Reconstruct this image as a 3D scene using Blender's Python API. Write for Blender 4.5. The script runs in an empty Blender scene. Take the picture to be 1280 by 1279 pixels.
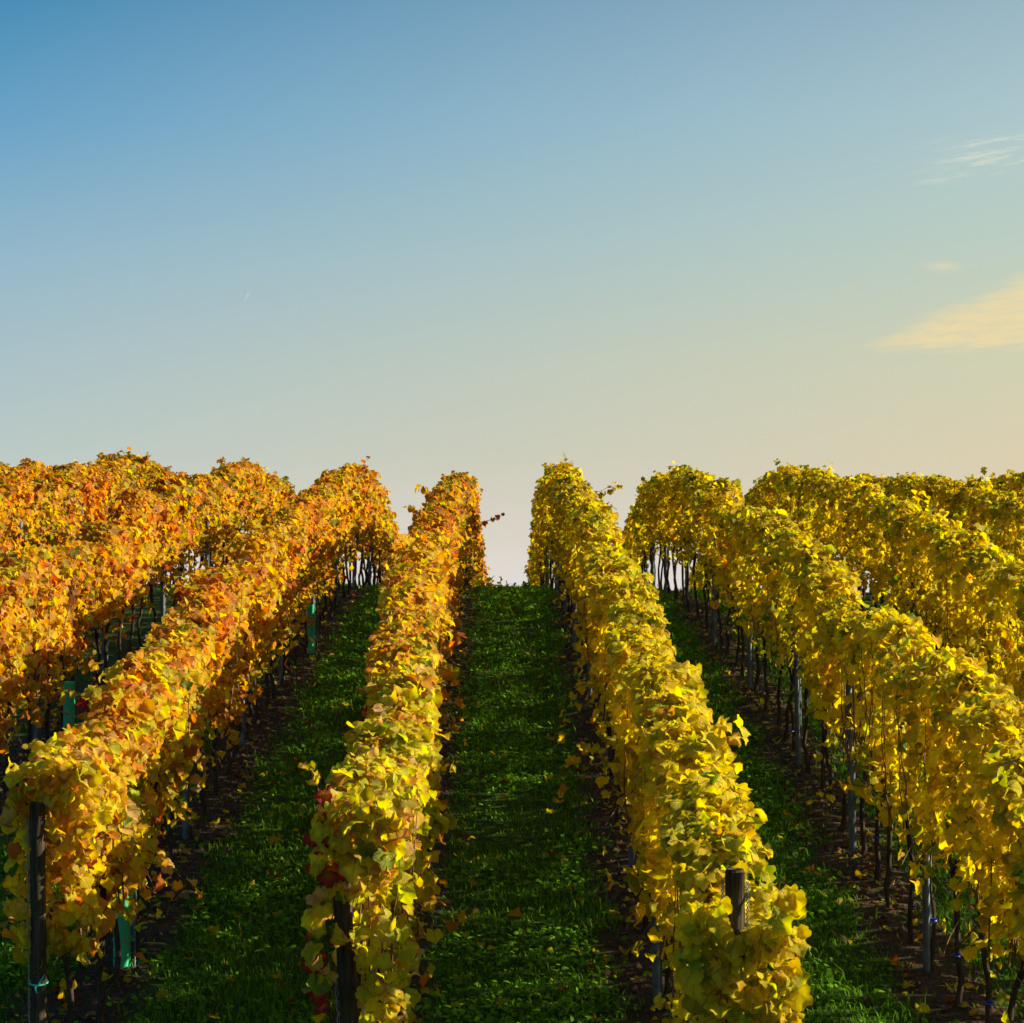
import bpy, math
import numpy as np
from mathutils import Matrix, Vector

rng = np.random.default_rng(11)
scene = bpy.context.scene
COL = scene.collection

# ------------------------------------------------------------------ camera
EYE = 3.2                                   # eye height in world z
FPX = 3200.0                                # focal length in pixels of a 1280 px wide frame
cam_d = bpy.data.cameras.new('camera')
cam = bpy.data.objects.new('camera', cam_d)
COL.objects.link(cam)
cam_d.sensor_width = 36.0
cam_d.lens = FPX / 1280 * 36.0
cam_d.clip_start = 0.1
cam_d.clip_end = 9000
cam.location = (0, 0, EYE)
cam.rotation_euler = (math.radians(90 + 1.88), 0, 0)
cam_d.dof.use_dof = True
cam_d.dof.focus_distance = 19.0
cam_d.dof.aperture_fstop = 11
scene.camera = cam

# ------------------------------------------------------------------ light
SUN_AZ, SUN_EL = math.radians(86), math.radians(25)      # azimuth from +Y (view axis) towards +X
sdir = Vector((math.sin(SUN_AZ) * math.cos(SUN_EL), math.cos(SUN_AZ) * math.cos(SUN_EL), math.sin(SUN_EL)))
sun_d = bpy.data.lights.new('sun', 'SUN')
sun_d.energy = 5.0
sun_d.angle = math.radians(0.55)
sun_d.color = (1.0, 0.86, 0.60)
sun = bpy.data.objects.new('sun', sun_d)
COL.objects.link(sun)
sun.rotation_euler = (-sdir).to_track_quat('-Z', 'Y').to_euler()
sun.location = (60, 10, 40)

vs = scene.view_settings
vs.view_transform = 'Standard'
vs.look = 'None'
vs.exposure = 1.03
vs.gamma = 1.0
vs.use_curve_mapping = False
cy = scene.cycles
cy.max_bounces = 8
cy.diffuse_bounces = 3
cy.glossy_bounces = 2
cy.transmission_bounces = 5
cy.caustics_reflective = False
cy.caustics_refractive = False
cy.use_denoising = True


def lin(r, g, b):
    f = lambda c: (c / 255 / 12.92) if c / 255 <= 0.04045 else ((c / 255 + 0.055) / 1.055) ** 2.4
    return (f(r), f(g), f(b), 1.0)


class NT:
    """small helper that wires shader nodes"""
    def __init__(self, tree):
        self.t = tree
        self.n = tree.nodes
        self.n.clear()

    def add(self, kind, **kw):
        n = self.n.new(kind)
        for k, v in kw.items():
            setattr(n, k, v)
        return n

    def link(self, a, b):
        self.t.links.new(a, b)

    def put(self, sock, v):
        if hasattr(v, 'is_linked') or hasattr(v, 'links'):
            self.link(v, sock)
        elif v is not None:
            sock.default_value = v

    def math(self, op, a, b=None, c=None, clamp=False):
        n = self.add('ShaderNodeMath', operation=op, use_clamp=clamp)
        self.put(n.inputs[0], a)
        self.put(n.inputs[1], b)
        self.put(n.inputs[2], c)
        return n.outputs[0]

    def ramp(self, fac, stops, interp='LINEAR'):
        n = self.add('ShaderNodeValToRGB')
        n.color_ramp.interpolation = interp
        els = n.color_ramp.elements
        while len(els) > 1:
            els.remove(els[-1])
        els[0].position = stops[0][0]
        els[0].color = stops[0][1]
        for p, c in stops[1:]:
            e = els.new(p)
            e.color = c
        self.link(fac, n.inputs[0])
        return n.outputs[0]

    def mix(self, fac, a, b, blend='MIX'):
        n = self.add('ShaderNodeMix', data_type='RGBA', blend_type=blend)
        n.clamp_factor = True
        self.put(n.inputs[0], fac)
        self.put(n.inputs[6], a)
        self.put(n.inputs[7], b)
        return n.outputs[2]

    def range(self, v, a, b, lo=0.0, hi=1.0, smooth=True):
        n = self.add('ShaderNodeMapRange')
        n.interpolation_type = 'SMOOTHSTEP' if smooth else 'LINEAR'
        self.put(n.inputs[0], v)
        for i, x in enumerate((a, b, lo, hi)):
            self.put(n.inputs[i + 1], x)
        return n.outputs[0]

    def noise(self, vec, scale, detail=3, rough=0.5):
        n = self.add('ShaderNodeTexNoise')
        n.inputs['Scale'].default_value = scale
        n.inputs['Detail'].default_value = detail
        n.inputs['Roughness'].default_value = rough
        if vec is not None:
            self.link(vec, n.inputs['Vector'])
        return n.outputs['Fac']


# ------------------------------------------------------------------ sky (world)
world = bpy.data.worlds.new('World')
scene.world = world
world.use_nodes = True
w = NT(world.node_tree)
out = w.add('ShaderNodeOutputWorld')
bg = w.add('ShaderNodeBackground')
tc = w.add('ShaderNodeTexCoord')
sep = w.add('ShaderNodeSeparateXYZ')
w.link(tc.outputs['Generated'], sep.inputs[0])
X, Y, Z = sep.outputs
sky = w.add('ShaderNodeTexSky', sky_type='NISHITA')
sky.sun_disc = False
sky.sun_elevation = SUN_EL
sky.sun_rotation = SUN_AZ
sky.altitude = 300
sky.air_density = 1.0
sky.dust_density = 1.5
sky.ozone_density = 2.0
dot = w.add('ShaderNodeVectorMath', operation='DOT_PRODUCT')
w.link(tc.outputs['Generated'], dot.inputs[0])
dot.inputs[1].default_value = (math.sin(math.radians(80)), math.cos(math.radians(80)), 0)
sunside = w.range(dot.outputs['Value'], -0.06, 0.38, smooth=False)
zz = w.math('MAXIMUM', Z, 0.0)
cool = w.ramp(zz, [(0.0, lin(226, 221, 219)), (0.025, lin(211, 210, 206)), (0.055, lin(181, 198, 196)), (0.13, lin(140, 178, 200)),
                   (0.18, lin(92, 156, 195)), (0.228, lin(42, 130, 176)), (0.40, lin(34, 102, 150)), (1.0, lin(24, 74, 120))])
warm = w.ramp(zz, [(0.0, lin(228, 219, 213)), (0.022, lin(221, 210, 190)), (0.05, lin(219, 204, 171)), (0.09, lin(209, 206, 172)), (0.14, lin(187, 204, 190)),
                   (0.185, lin(172, 197, 200)), (0.228, lin(153, 180, 192)), (0.40, lin(96, 146, 180)), (1.0, lin(60, 108, 150))])
grad = w.mix(sunside, cool, warm)
# thin clouds on the sun side, by direction
U = w.math('DIVIDE', X, w.math('MAXIMUM', Y, 0.05))
V = w.math('DIVIDE', Z, w.math('MAXIMUM', Y, 0.05))


def cloud_coords(rot, su, sv, off=0.0):
    c = w.add('ShaderNodeCombineXYZ')
    a = w.math('ADD', w.math('MULTIPLY', U, math.cos(rot) * su), w.math('MULTIPLY', V, math.sin(rot) * su))
    b = w.math('ADD', w.math('MULTIPLY', U, -math.sin(rot) * sv), w.math('MULTIPLY', V, math.cos(rot) * sv))
    w.put(c.inputs[0], a)
    w.put(c.inputs[1], b)
    c.inputs[2].default_value = off
    return c.outputs[0]


# broad bank: flat foot, top edge climbing towards the sun
n1 = w.noise(cloud_coords(0.18, 26, 110), 1.0, 5, 0.6)
n1b = w.noise(cloud_coords(0.1, 60, 420, 3.0), 1.0, 4, 0.6)
top = w.math('ADD', w.math('MULTIPLY_ADD', w.math('MINIMUM', U, 0.42), 0.42, 0.0425), w.math('MULTIPLY', w.math('SUBTRACT', n1, 0.5), 0.02))
m_top = w.range(w.math('SUBTRACT', top, V), -0.002, 0.009)
m_bot = w.range(w.math('ADD', V, w.math('MULTIPLY', w.math('SUBTRACT', n1b, 0.5), 0.008)), 0.094, 0.101)
m_u = w.range(U, 0.118, 0.155)
bank = w.math('MULTIPLY', w.math('MULTIPLY', m_top, m_bot), w.math('MULTIPLY', m_u, w.range(n1b, 0.26, 0.62, 0.4, 1.0)))
# streaky wisps higher up
n2 = w.noise(cloud_coords(0.17, 45, 420, 7.0), 1.0, 4, 0.62)
wv = w.math('SUBTRACT', V, w.math('MULTIPLY', w.math('MINIMUM', U, 0.45), 0.17))
env = w.math('MULTIPLY', w.math('MULTIPLY', w.range(wv, 0.128, 0.137), w.range(wv, 0.153, 0.146)), w.range(U, 0.150, 0.180))
wisp = w.math('MULTIPLY', env, w.range(n2, 0.46, 0.74, 0.05, 0.7))
du = w.math('DIVIDE', w.math('SUBTRACT', U, 0.169), 0.006)
dv = w.math('DIVIDE', w.math('SUBTRACT', V, 0.129), 0.0018)
puff = w.math('MULTIPLY', w.math('EXPONENT', w.math('MULTIPLY', w.math('ADD', w.math('MULTIPLY', du, du), w.math('MULTIPLY', dv, dv)), -1.0)), 0.4)
c1 = w.mix(w.math('MULTIPLY', bank, 0.85), grad, lin(239, 216, 160))
c2 = w.mix(w.math('MULTIPLY', wisp, 0.9), c1, lin(232, 230, 200))
c3 = w.mix(puff, c2, lin(240, 219, 170))
# a short bright contrail
cu, cv = w.math('SUBTRACT', U, -0.1037), w.math('SUBTRACT', V, 0.1175)
ca, sa = math.cos(1.05), math.sin(1.05)
la = w.math('DIVIDE', w.math('ADD', w.math('MULTIPLY', cu, ca), w.math('MULTIPLY', cv, sa)), 0.0018)
lb = w.math('DIVIDE', w.math('SUBTRACT', w.math('MULTIPLY', cv, ca), w.math('MULTIPLY', cu, sa)), 0.0003)
trail = w.math('MULTIPLY', w.math('EXPONENT', w.math('MULTIPLY', w.math('ADD', w.math('MULTIPLY', la, la), w.math('MULTIPLY', lb, lb)), -1.0)), 0.3)
c4 = w.mix(w.math('MULTIPLY', trail, w.math('GREATER_THAN', Y, 0.2)), c3, lin(240, 235, 215))
nish = w.mix(1.0, sky.outputs[0], (0.09, 0.09, 0.09, 1), 'MULTIPLY')
fin = w.mix(0.08, c4, nish)
w.link(fin, bg.inputs['Color'])
bg.inputs['Strength'].default_value = 0.52          # = 1 / 2**exposure: the ramp colours are display colours
w.link(bg.outputs[0], out.inputs[0])

# ------------------------------------------------------------------ lie of the land
SP = 1.85                                              # row spacing
ROWX = {'R1': 0.97, 'L1': -0.88, 'L2': -2.66, 'R2': 2.82}
for k in range(3, 8):
    ROWX['R%d' % k] = 2.82 + SP * (k - 2)
    ROWX['L%d' % k] = -2.66 - SP * (k - 2)
_dk = np.array([-4000, -400, -60, 0, 9, 12, 22, 27, 36, 42, 46, 49, 54, 62, 120, 300, 900, 9000.])
_gk = np.array([0, 0, .02, .05, .088, .096, .115, .112, .095, .055, .012, -.045, -.095, -.10, -.03, -.004, 0, 0])
_dd = np.concatenate([np.arange(-4000, -100, 20.), np.arange(-100, 400, .25), np.arange(400, 9000, 20.)])
_zz = np.concatenate([[0], np.cumsum(np.interp((_dd[1:] + _dd[:-1]) / 2, _dk, _gk) * np.diff(_dd))])
_zz += EYE - 2.65 - np.interp(15.9, _dd, _zz)


def row_x(row, d):
    """the rows are not ruler-straight near their ends"""
    off = {'L2': np.interp(d, [14, 17, 20], [.16, .09, 0]), 'L1': np.interp(d, [13, 15, 17, 19, 22], [.14, .18, .14, .06, 0]), 'R1': np.interp(d, [11, 13, 18, 27, 35, 42, 52], [-.02, 0, 0, -.03, -.12, -.18, -.32]), 'R2': np.interp(d, [27, 42], [0, -.15])}.get(row, 0.0)
    return ROWX[row] + off


def hash_noise(seed):
    r = np.random.default_rng(seed).random(4096)

    def f(x):
        x = np.asarray(x, float)
        i = np.floor(x).astype(int)
        t = x - i
        t = t * t * (3 - 2 * t)
        return (r[i % 4096] * (1 - t) + r[(i + 1) % 4096] * t) * 2 - 1
    return f


def noise2(seed):
    r = np.random.default_rng(seed).random((256, 256))

    def f(x, y):
        x, y = np.asarray(x, float), np.asarray(y, float)
        i, j = np.floor(x).astype(int), np.floor(y).astype(int)
        a, b = x - i, y - j
        a, b = a * a * (3 - 2 * a), b * b * (3 - 2 * b)
        i0, i1, j0, j1 = i % 256, (i + 1) % 256, j % 256, (j + 1) % 256
        return (r[i0, j0] * (1 - a) * (1 - b) + r[i1, j0] * a * (1 - b) + r[i0, j1] * (1 - a) * b + r[i1, j1] * a * b) * 2 - 1
    return f


gn1, gn2 = noise2(5), noise2(6)
_rx = np.array(sorted(ROWX.values()))


def row_dist(x):
    x = np.asarray(x, float)
    return np.abs(x[..., None] - _rx).min(-1)


def ground(x, y):
    x, y = np.asarray(x, float), np.asarray(y, float)
    z = np.interp(y, _dd, _zz) - 0.012 * np.clip(x, -14, 14)
    near = np.clip(1 - np.abs(y - 30) / 60, 0, 1)
    mound = np.exp(-(row_dist(x) / 0.32) ** 2) * 0.05 * (np.abs(x) < 14)
    z = z + near * (mound + 0.02 * gn1(x * 1.3, y * 1.1) + 0.012 * gn2(x * 4.1, y * 3.7))
    return z


def gz(x, y):
    return float(ground(np.array([x]), np.array([y]))[0])


# ------------------------------------------------------------------ mesh helpers
def mesh_np(name, verts, tris, mat, cols=None, luv=None, smooth=False):
    me = bpy.data.meshes.new(name)
    verts = np.ascontiguousarray(verts, np.float32)
    tris = np.ascontiguousarray(tris, np.int32)
    n, k = len(verts), tris.shape[1]
    me.vertices.add(n)
    me.vertices.foreach_set('co', verts.ravel())
    me.loops.add(tris.size)
    me.loops.foreach_set('vertex_index', tris.ravel())
    me.polygons.add(len(tris))
    me.polygons.foreach_set('loop_start', np.arange(len(tris), dtype=np.int32) * k)
    if smooth:
        me.polygons.foreach_set('use_smooth', np.ones(len(tris), bool))
    if cols is not None:
        a = me.attributes.new('col', 'FLOAT_COLOR', 'POINT')
        c = np.ones((n, 4), np.float32)
        c[:, :3] = cols
        a.data.foreach_set('color', c.ravel())
    if luv is not None:
        a = me.attributes.new('luv', 'FLOAT_VECTOR', 'POINT')
        a.data.foreach_set('vector', np.ascontiguousarray(luv, np.float32).ravel())
    me.update(calc_edges=True)
    me.materials.append(mat)
    return me


def obj(name, me, parent=None, loc=None, rot=None, **props):
    o = bpy.data.objects.new(name, me)
    COL.objects.link(o)
    if parent:
        o.parent = parent
    if loc is not None:
        o.location = loc
    if rot is not None:
        o.rotation_euler = rot
    for k, v in props.items():
        o[k] = v
    return o


def tube(pts, rad, sides=6, cap=True):
    pts = np.asarray(pts, float)
    rad = np.broadcast_to(np.asarray(rad, float), (len(pts),))
    t = np.gradient(pts, axis=0)
    t /= np.linalg.norm(t, axis=1)[:, None]
    ref = np.where(np.abs(t[:, 2:3]) > 0.9, np.array([[1., 0, 0]]), np.array([[0, 0, 1.]]))
    a = np.cross(t, ref)
    a /= np.linalg.norm(a, axis=1)[:, None]
    b = np.cross(t, a)
    ang = np.arange(sides) / sides * 2 * math.pi
    ring = (np.cos(ang)[None, :, None] * a[:, None] + np.sin(ang)[None, :, None] * b[:, None]) * rad[:, None, None]
    v = (pts[:, None] + ring).reshape(-1, 3)
    f = []
    for i in range(len(pts) - 1):
        for s in range(sides):
            p, q = i * sides + s, i * sides + (s + 1) % sides
            f += [(p, q, q + sides), (p, q + sides, p + sides)]
    if cap:
        for base, flip in ((0, 1), ((len(pts) - 1) * sides, 0)):
            for s in range(1, sides - 1):
                tri = (base, base + s, base + s + 1)
                f.append(tri[::-1] if not flip else tri)
    return v, np.array(f)


def merge(parts):
    vs_, fs, o = [], [], 0
    for v, f in parts:
        vs_.append(v)
        fs.append(np.asarray(f) + o)
        o += len(v)
    return np.concatenate(vs_), np.concatenate(fs)


# ------------------------------------------------------------------ materials
def material(name):
    m = bpy.data.materials.new(name)
    m.use_nodes = True
    return m, NT(m.node_tree)


def finish(t, shader):
    o = t.add('ShaderNodeOutputMaterial')
    t.link(shader, o.inputs[0])


def principled(t, color, rough, bump=None, bstr=0.3, bdist=0.01, metal=0.0, spec=0.5):
    p = t.add('ShaderNodeBsdfPrincipled')
    t.put(p.inputs['Base Color'], color)
    t.put(p.inputs['Roughness'], rough)
    p.inputs['Metallic'].default_value = metal
    p.inputs['Specular IOR Level'].default_value = spec
    if bump is not None:
        b = t.add('ShaderNodeBump')
        b.inputs['Strength'].default_value = bstr
        b.inputs['Distance'].default_value = bdist
        t.link(bump, b.inputs['Height'])
        t.link(b.outputs[0], p.inputs['Normal'])
    return p.outputs[0]


def leaf_material(name, trans, gloss, rough, veins=True):
    m, t = material(name)
    at = t.add('ShaderNodeAttribute', attribute_name='col')
    col = at.outputs['Color']
    bump = None
    if veins:
        lv = t.add('ShaderNodeAttribute', attribute_name='luv')
        s = t.add('ShaderNodeSeparateXYZ')
        t.link(lv.outputs['Vector'], s.inputs[0])
        x, y, seed = s.outputs
        ang = t.math('ARCTAN2', x, y)
        r = t.math('SQRT', t.math('ADD', t.math('MULTIPLY', x, x), t.math('MULTIPLY', y, y)))
        # five main veins fanning from the stalk, width constant across the blade
        k = t.math('ABSOLUTE', t.math('SUBTRACT', t.math('FRACT', t.math('ADD', t.math('DIVIDE', ang, 0.78), 0.5)), 0.5))
        wdt = t.math('MULTIPLY', t.math('MULTIPLY', k, 0.78), r)
        vein = t.math('MULTIPLY', t.range(wdt, 0.05, 0.008), 0.6)
        c = t.add('ShaderNodeCombineXYZ')
        for i, q in enumerate((x, y, t.math('MULTIPLY', seed, 37.0))):
            t.put(c.inputs[i], q)
        n = t.noise(c.outputs[0], 3.2, 4, 0.6)
        n2 = t.noise(c.outputs[0], 11.0, 2, 0.6)
        col = t.mix(t.range(n, 0.35, 0.75, 0.0, 0.55), col, t.mix(1.0, col, (0.97, 0.82, 0.7, 1), 'MULTIPLY'))
        col = t.mix(t.range(n2, 0.64, 0.72, 0.0, 0.6), col, t.mix(1.0, col, (0.55, 0.38, 0.3, 1), 'MULTIPLY'))
        col = t.mix(vein, col, t.mix(0.55, col, (0.34, 0.36, 0.03, 1)))
        bump = t.math('ADD', t.math('MULTIPLY', vein, -1.0), t.math('MULTIPLY', n2, 0.5))
    d = t.add('ShaderNodeBsdfDiffuse')
    tr = t.add('ShaderNodeBsdfTranslucent')
    g = t.add('ShaderNodeBsdfGlossy')
    g.inputs['Roughness'].default_value = rough
    t.link(col, d.inputs['Color'])
    # light that passes through a leaf comes out more saturated
    sat = t.add('ShaderNodeHueSaturation')
    sat.inputs['Saturation'].default_value = 1.12
    sat.inputs['Value'].default_value = 1.05
    t.link(col, sat.inputs['Color'])
    t.link(sat.outputs[0], tr.inputs['Color'])
    g.inputs['Color'].default_value = (1, 1, 1, 1)
    if bump is not None:
        b = t.add('ShaderNodeBump')
        b.inputs['Strength'].default_value = 1.0
        b.inputs['Distance'].default_value = 0.014
        t.link(bump, b.inputs['Height'])
        for n_ in (d, g):
            t.link(b.outputs[0], n_.inputs['Normal'])
    m1 = t.add('ShaderNodeMixShader')
    m1.inputs[0].default_value = trans
    t.link(d.outputs[0], m1.inputs[1])
    t.link(tr.outputs[0], m1.inputs[2])
    fr = t.add('ShaderNodeLayerWeight')              # same sheen on both faces of the blade
    fr.inputs[0].default_value = 0.5
    m2 = t.add('ShaderNodeMixShader')
    t.link(t.math('MULTIPLY_ADD', t.math('POWER', fr.outputs['Facing'], 4.0), gloss * 0.05, gloss * 0.014, clamp=True), m2.inputs[0])
    t.link(m1.outputs[0], m2.inputs[1])
    t.link(g.outputs[0], m2.inputs[2])
    finish(t, m2.outputs[0])
    return m


M_LEAF = leaf_material('vine_leaf', 0.57, 0.8, 0.38)
M_GRASS = leaf_material('grass_blade', 0.4, 0.25, 0.55, veins=False)

m, t = material('soil_and_turf')
geo = t.add('ShaderNodeNewGeometry')
s = t.add('ShaderNodeSeparateXYZ')
t.link(geo.outputs['Position'], s.inputs[0])
pos = geo.outputs['Position']
big, fine, grit = t.noise(pos, 0.9, 4, 0.6), t.noise(pos, 9, 5, 0.65), t.noise(pos, 60, 4, 0.7)
ph = t.math('ABSOLUTE', t.math('SUBTRACT', t.math('FRACT', t.math('ADD', t.math('DIVIDE', t.math('SUBTRACT', s.outputs[0], 0.97), SP), 0.5)), 0.5))
dist = t.math('MULTIPLY', ph, SP)
edge = t.math('ADD', dist, t.math('MULTIPLY', t.math('SUBTRACT', t.noise(pos, 3.5, 4, 0.6), 0.5), 0.35))
turf = t.range(edge, 0.26, 0.44)
soil = t.ramp(fine, [(0.25, (0.028, 0.018, 0.011, 1)), (0.5, (0.055, 0.036, 0.021, 1)), (0.75, (0.10, 0.066, 0.04, 1))])
green = t.ramp(fine, [(0.3, (0.02, 0.05, 0.006, 1)), (0.7, (0.04, 0.09, 0.012, 1))])
bump = t.math('ADD', t.math('MULTIPLY', fine, 1.0), t.math('MULTIPLY', grit, 0.5))
finish(t, principled(t, t.mix(turf, soil, green), 0.95, bump, 0.8, 0.05, spec=0.1))
M_GROUND = m

m, t = material('vine_bark')
geo = t.add('ShaderNodeNewGeometry')
mp = t.add('ShaderNodeMapping')
mp.inputs['Scale'].default_value = (60, 60, 7)
t.link(geo.outputs['Position'], mp.inputs[0])
n = t.noise(mp.outputs[0], 1.0, 5, 0.65)
finish(t, principled(t, t.ramp(n, [(0.3, (0.018, 0.012, 0.008, 1)), (0.55, (0.055, 0.038, 0.026, 1)), (0.8, (0.13, 0.1, 0.075, 1))]), 0.9, n, 0.9, 0.01, spec=0.2))
M_BARK = m

m, t = material('young_cane')
geo = t.add('ShaderNodeNewGeometry')
n = t.noise(geo.outputs['Position'], 25, 3)
finish(t, principled(t, t.ramp(n, [(0.3, (0.07, 0.028, 0.012, 1)), (0.7, (0.19, 0.085, 0.03, 1))]), 0.6, spec=0.4))
M_CANE = m

m, t = material('weathered_post_wood')
geo = t.add('ShaderNodeNewGeometry')
mp = t.add('ShaderNodeMapping')
mp.inputs['Scale'].default_value = (55, 55, 4)
t.link(geo.outputs['Position'], mp.inputs[0])
n = t.noise(mp.outputs[0], 1.0, 6, 0.65)
n2 = t.noise(geo.outputs['Position'], 9, 4, 0.6)
c = t.ramp(n, [(0.28, (0.012, 0.009, 0.006, 1)), (0.5, (0.06, 0.044, 0.027, 1)), (0.75, (0.13, 0.10, 0.065, 1))])
c = t.mix(t.range(n2, 0.5, 0.7, 0, 0.5), c, (0.05, 0.06, 0.025, 1))
finish(t, principled(t, c, 0.9, n, 0.9, 0.012, spec=0.15))
M_WOOD = m

m, t = material('galvanised_steel')
geo = t.add('ShaderNodeNewGeometry')
n = t.noise(geo.outputs['Position'], 14, 4, 0.6)
finish(t, principled(t, t.ramp(n, [(0.3, (0.05, 0.075, 0.09, 1)), (0.7, (0.11, 0.145, 0.165, 1))]), t.range(n, 0.3, 0.7, 0.6, 0.45), metal=0.35))
M_STEEL = m

m, t = material('wire_metal')
finish(t, principled(t, (0.28, 0.3, 0.32, 1), 0.45, metal=0.7))
M_WIRE = m


def plastic(name, c, rough=0.5, trans=0.0):
    m, t = material(name)
    geo = t.add('ShaderNodeNewGeometry')
    n = t.noise(geo.outputs['Position'], 12, 4, 0.6)
    col = t.mix(t.range(n, 0.4, 0.75, 0, 0.45), c, tuple(q * 0.55 for q in c[:3]) + (1,))
    p = principled(t, col, rough)
    if trans:
        tr = t.add('ShaderNodeBsdfTranslucent')
        t.link(col, tr.inputs[0])
        ms = t.add('ShaderNodeMixShader')
        ms.inputs[0].default_value = trans
        t.link(p, ms.inputs[1])
        t.link(tr.outputs[0], ms.inputs[2])
        p = ms.outputs[0]
    finish(t, p)
    return m


M_TUBE = plastic('grow_tube_plastic', (0.05, 0.62, 0.30, 1), 0.5, 0.3)
M_TEAL = plastic('teal_tie_plastic', (0.05, 0.6, 0.5, 1), 0.4)
M_BLUE = plastic('blue_tie_plastic', (0.01, 0.04, 0.5, 1), 0.4)

# ------------------------------------------------------------------ ground sheet
ys = np.unique(np.concatenate([np.arange(-4000, -100, 300.), np.arange(-100, 4, 4.), np.arange(4, 64, 0.16), np.arange(64, 130, 2.), np.arange(130, 400, 20.), np.arange(400, 8600, 400.)]))
xs = np.unique(np.concatenate([np.arange(-6000, -40, 500.), np.arange(-40, -15, 2.5), np.arange(-15, -4, 0.3), np.arange(-4, 4.6, 0.1), np.arange(4.6, 15, .3), np.arange(15, 40, 2.5), np.arange(40, 6000, 500.)]))
gx, gy = np.meshgrid(xs, ys)
gv = np.stack([gx.ravel(), gy.ravel(), ground(gx.ravel(), gy.ravel())], 1)
nx, ny = len(xs), len(ys)
i = (np.arange(ny - 1)[:, None] * nx + np.arange(nx - 1)[None]).ravel()
obj('ground', mesh_np('ground', gv, np.stack([i, i + 1, i + nx + 1, i + nx], 1), M_GROUND, smooth=True), kind='structure')

# ------------------------------------------------------------------ vine leaf templates
def leaf_outline(n, seed):
    r_ = np.random.default_rng(seed)
    th = np.arange(n) / n * 2 * math.pi                     # 0 = tip
    d = np.abs((th + math.pi) % (2 * math.pi) - math.pi)
    lob = 0.065 + 0.055 * r_.random()
    r = 0.5 * (0.90 + lob * np.cos(5 * th + 0.15 * np.sin(th)))
    r *= 1 - 0.45 * np.exp(-((d - math.pi) / 0.30) ** 2)    # notch at the stalk
    if n >= 18:
        r *= 1 + 0.032 * np.where(np.arange(n) % 2 == 0, 1, -1)
    r *= 1 + 0.07 * (r_.random(n) - 0.5)
    return th, r


def leaf_template(n_out, ring, seed):
    """verts (stalk end at the origin, tip at +y, face +z), tris, radial 0..1"""
    r_ = np.random.default_rng(seed + 100)
    th, r = leaf_outline(n_out, seed)
    px, py = np.sin(th) * r, np.cos(th) * r
    v = [[0, -0.12, 0]]
    q = [0.0]
    f = []
    if ring:
        nr = n_out // 2
        for k in range(nr):
            v.append([px[2 * k] * 0.55, py[2 * k] * 0.55 - 0.04, 0])
            q.append(0.5)
            f.append((0, 1 + (k + 1) % nr, 1 + k))
        o = 1 + nr
        for k in range(n_out):
            v.append([px[k], py[k], 0])
            q.append(1.0)
        for k in range(nr):
            a, b = 1 + k, 1 + (k + 1) % nr
            p0, p1, p2 = o + 2 * k, o + 2 * k + 1, o + (2 * k + 2) % n_out
            f += [(a, p1, p0), (a, b, p1), (b, p2, p1)]
    else:
        for k in range(n_out):
            v.append([px[k], py[k], 0])
            q.append(1.0)
            f.append((0, 1 + (k + 1) % n_out, 1 + k))
    v = np.array(v)
    luv = v * 2.0
    luv[:, 1] += 0.24 + 0.5
    rr = np.hypot(v[:, 0], v[:, 1])
    cup, fold, wav, droop = r_.uniform(-0.6, 1.0), r_.uniform(0.0, 0.6), r_.uniform(0.05, 0.16), r_.uniform(0.0, 0.6)
    v[:, 2] = -cup * rr ** 2 + fold * np.abs(v[:, 0]) + wav * np.sin(3 * np.arctan2(v[:, 0], v[:, 1]) + r_.uniform(0, 6)) * rr * 2
    v[:, 2] -= droop * np.clip(v[:, 1], 0, 1) ** 2
    curl = r_.uniform(-0.8, 0.8)
    v[:, 2] += curl * v[:, 0] * v[:, 1]
    v[:, 1] += 0.33
    return v, np.array(f)[:, ::-1], np.array(q), luv


T_NEAR = [leaf_template(24, True, s) for s in range(16)]
T_MID = [leaf_template(14, False, 40 + s) for s in range(10)]
T_FAR = [leaf_template(9, False, 80 + s) for s in range(8)]

PAL = {
    'yellow': np.array([.92, .72, .006]), 'gold': np.array([.90, .58, .006]), 'lemon': np.array([.88, .80, .025]),
    'lime': np.array([.56, .60, .015]), 'green': np.array([.17, .28, .02]), 'orange': np.array([.80, .29, .008]),
    'red': np.array([.56, .05, .012]), 'rust': np.array([.45, .12, .015]), 'blush': np.array([.82, .50, .20]),
    'brown': np.array([.26, .12, .03]), 'olive': np.array([.36, .30, .02]), 'wine': np.array([.22, .03, .025]),
}
PN = list(PAL)
PC = np.array([PAL[k] for k in PN])
MIXES = {
    'R': dict(yellow=.50, gold=.20, lemon=.17, lime=.11, green=.06, orange=.008, brown=.01, olive=.03),
    'Rfar': dict(yellow=.42, gold=.23, lemon=.06, lime=.12, green=.10, orange=.04, brown=.05, olive=.12),
    'L': dict(yellow=.24, gold=.26, lemon=.09, lime=.12, green=.045, orange=.25, red=.045, rust=.04, blush=.05, wine=.012, brown=.015),
    'Lfar': dict(yellow=.13, gold=.24, lime=.12, green=.09, orange=.25, red=.055, rust=.08, olive=.07, brown=.05),
    'L1near': dict(yellow=.16, gold=.05, lemon=.34, lime=.32, green=.05, orange=.045, red=.02, blush=.14, olive=.02),
    'L2near': dict(yellow=.24, gold=.15, lemon=.26, lime=.18, green=.03, orange=.16, red=.045, rust=.03, blush=.13, olive=.02),
}
tint = {'green': noise2(21), 'red': noise2(22), 'gold': noise2(23)}


def mixvec(k):
    v = np.array([MIXES[k].get(p, 0.0) for p in PN])
    return v / v.sum()


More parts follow.
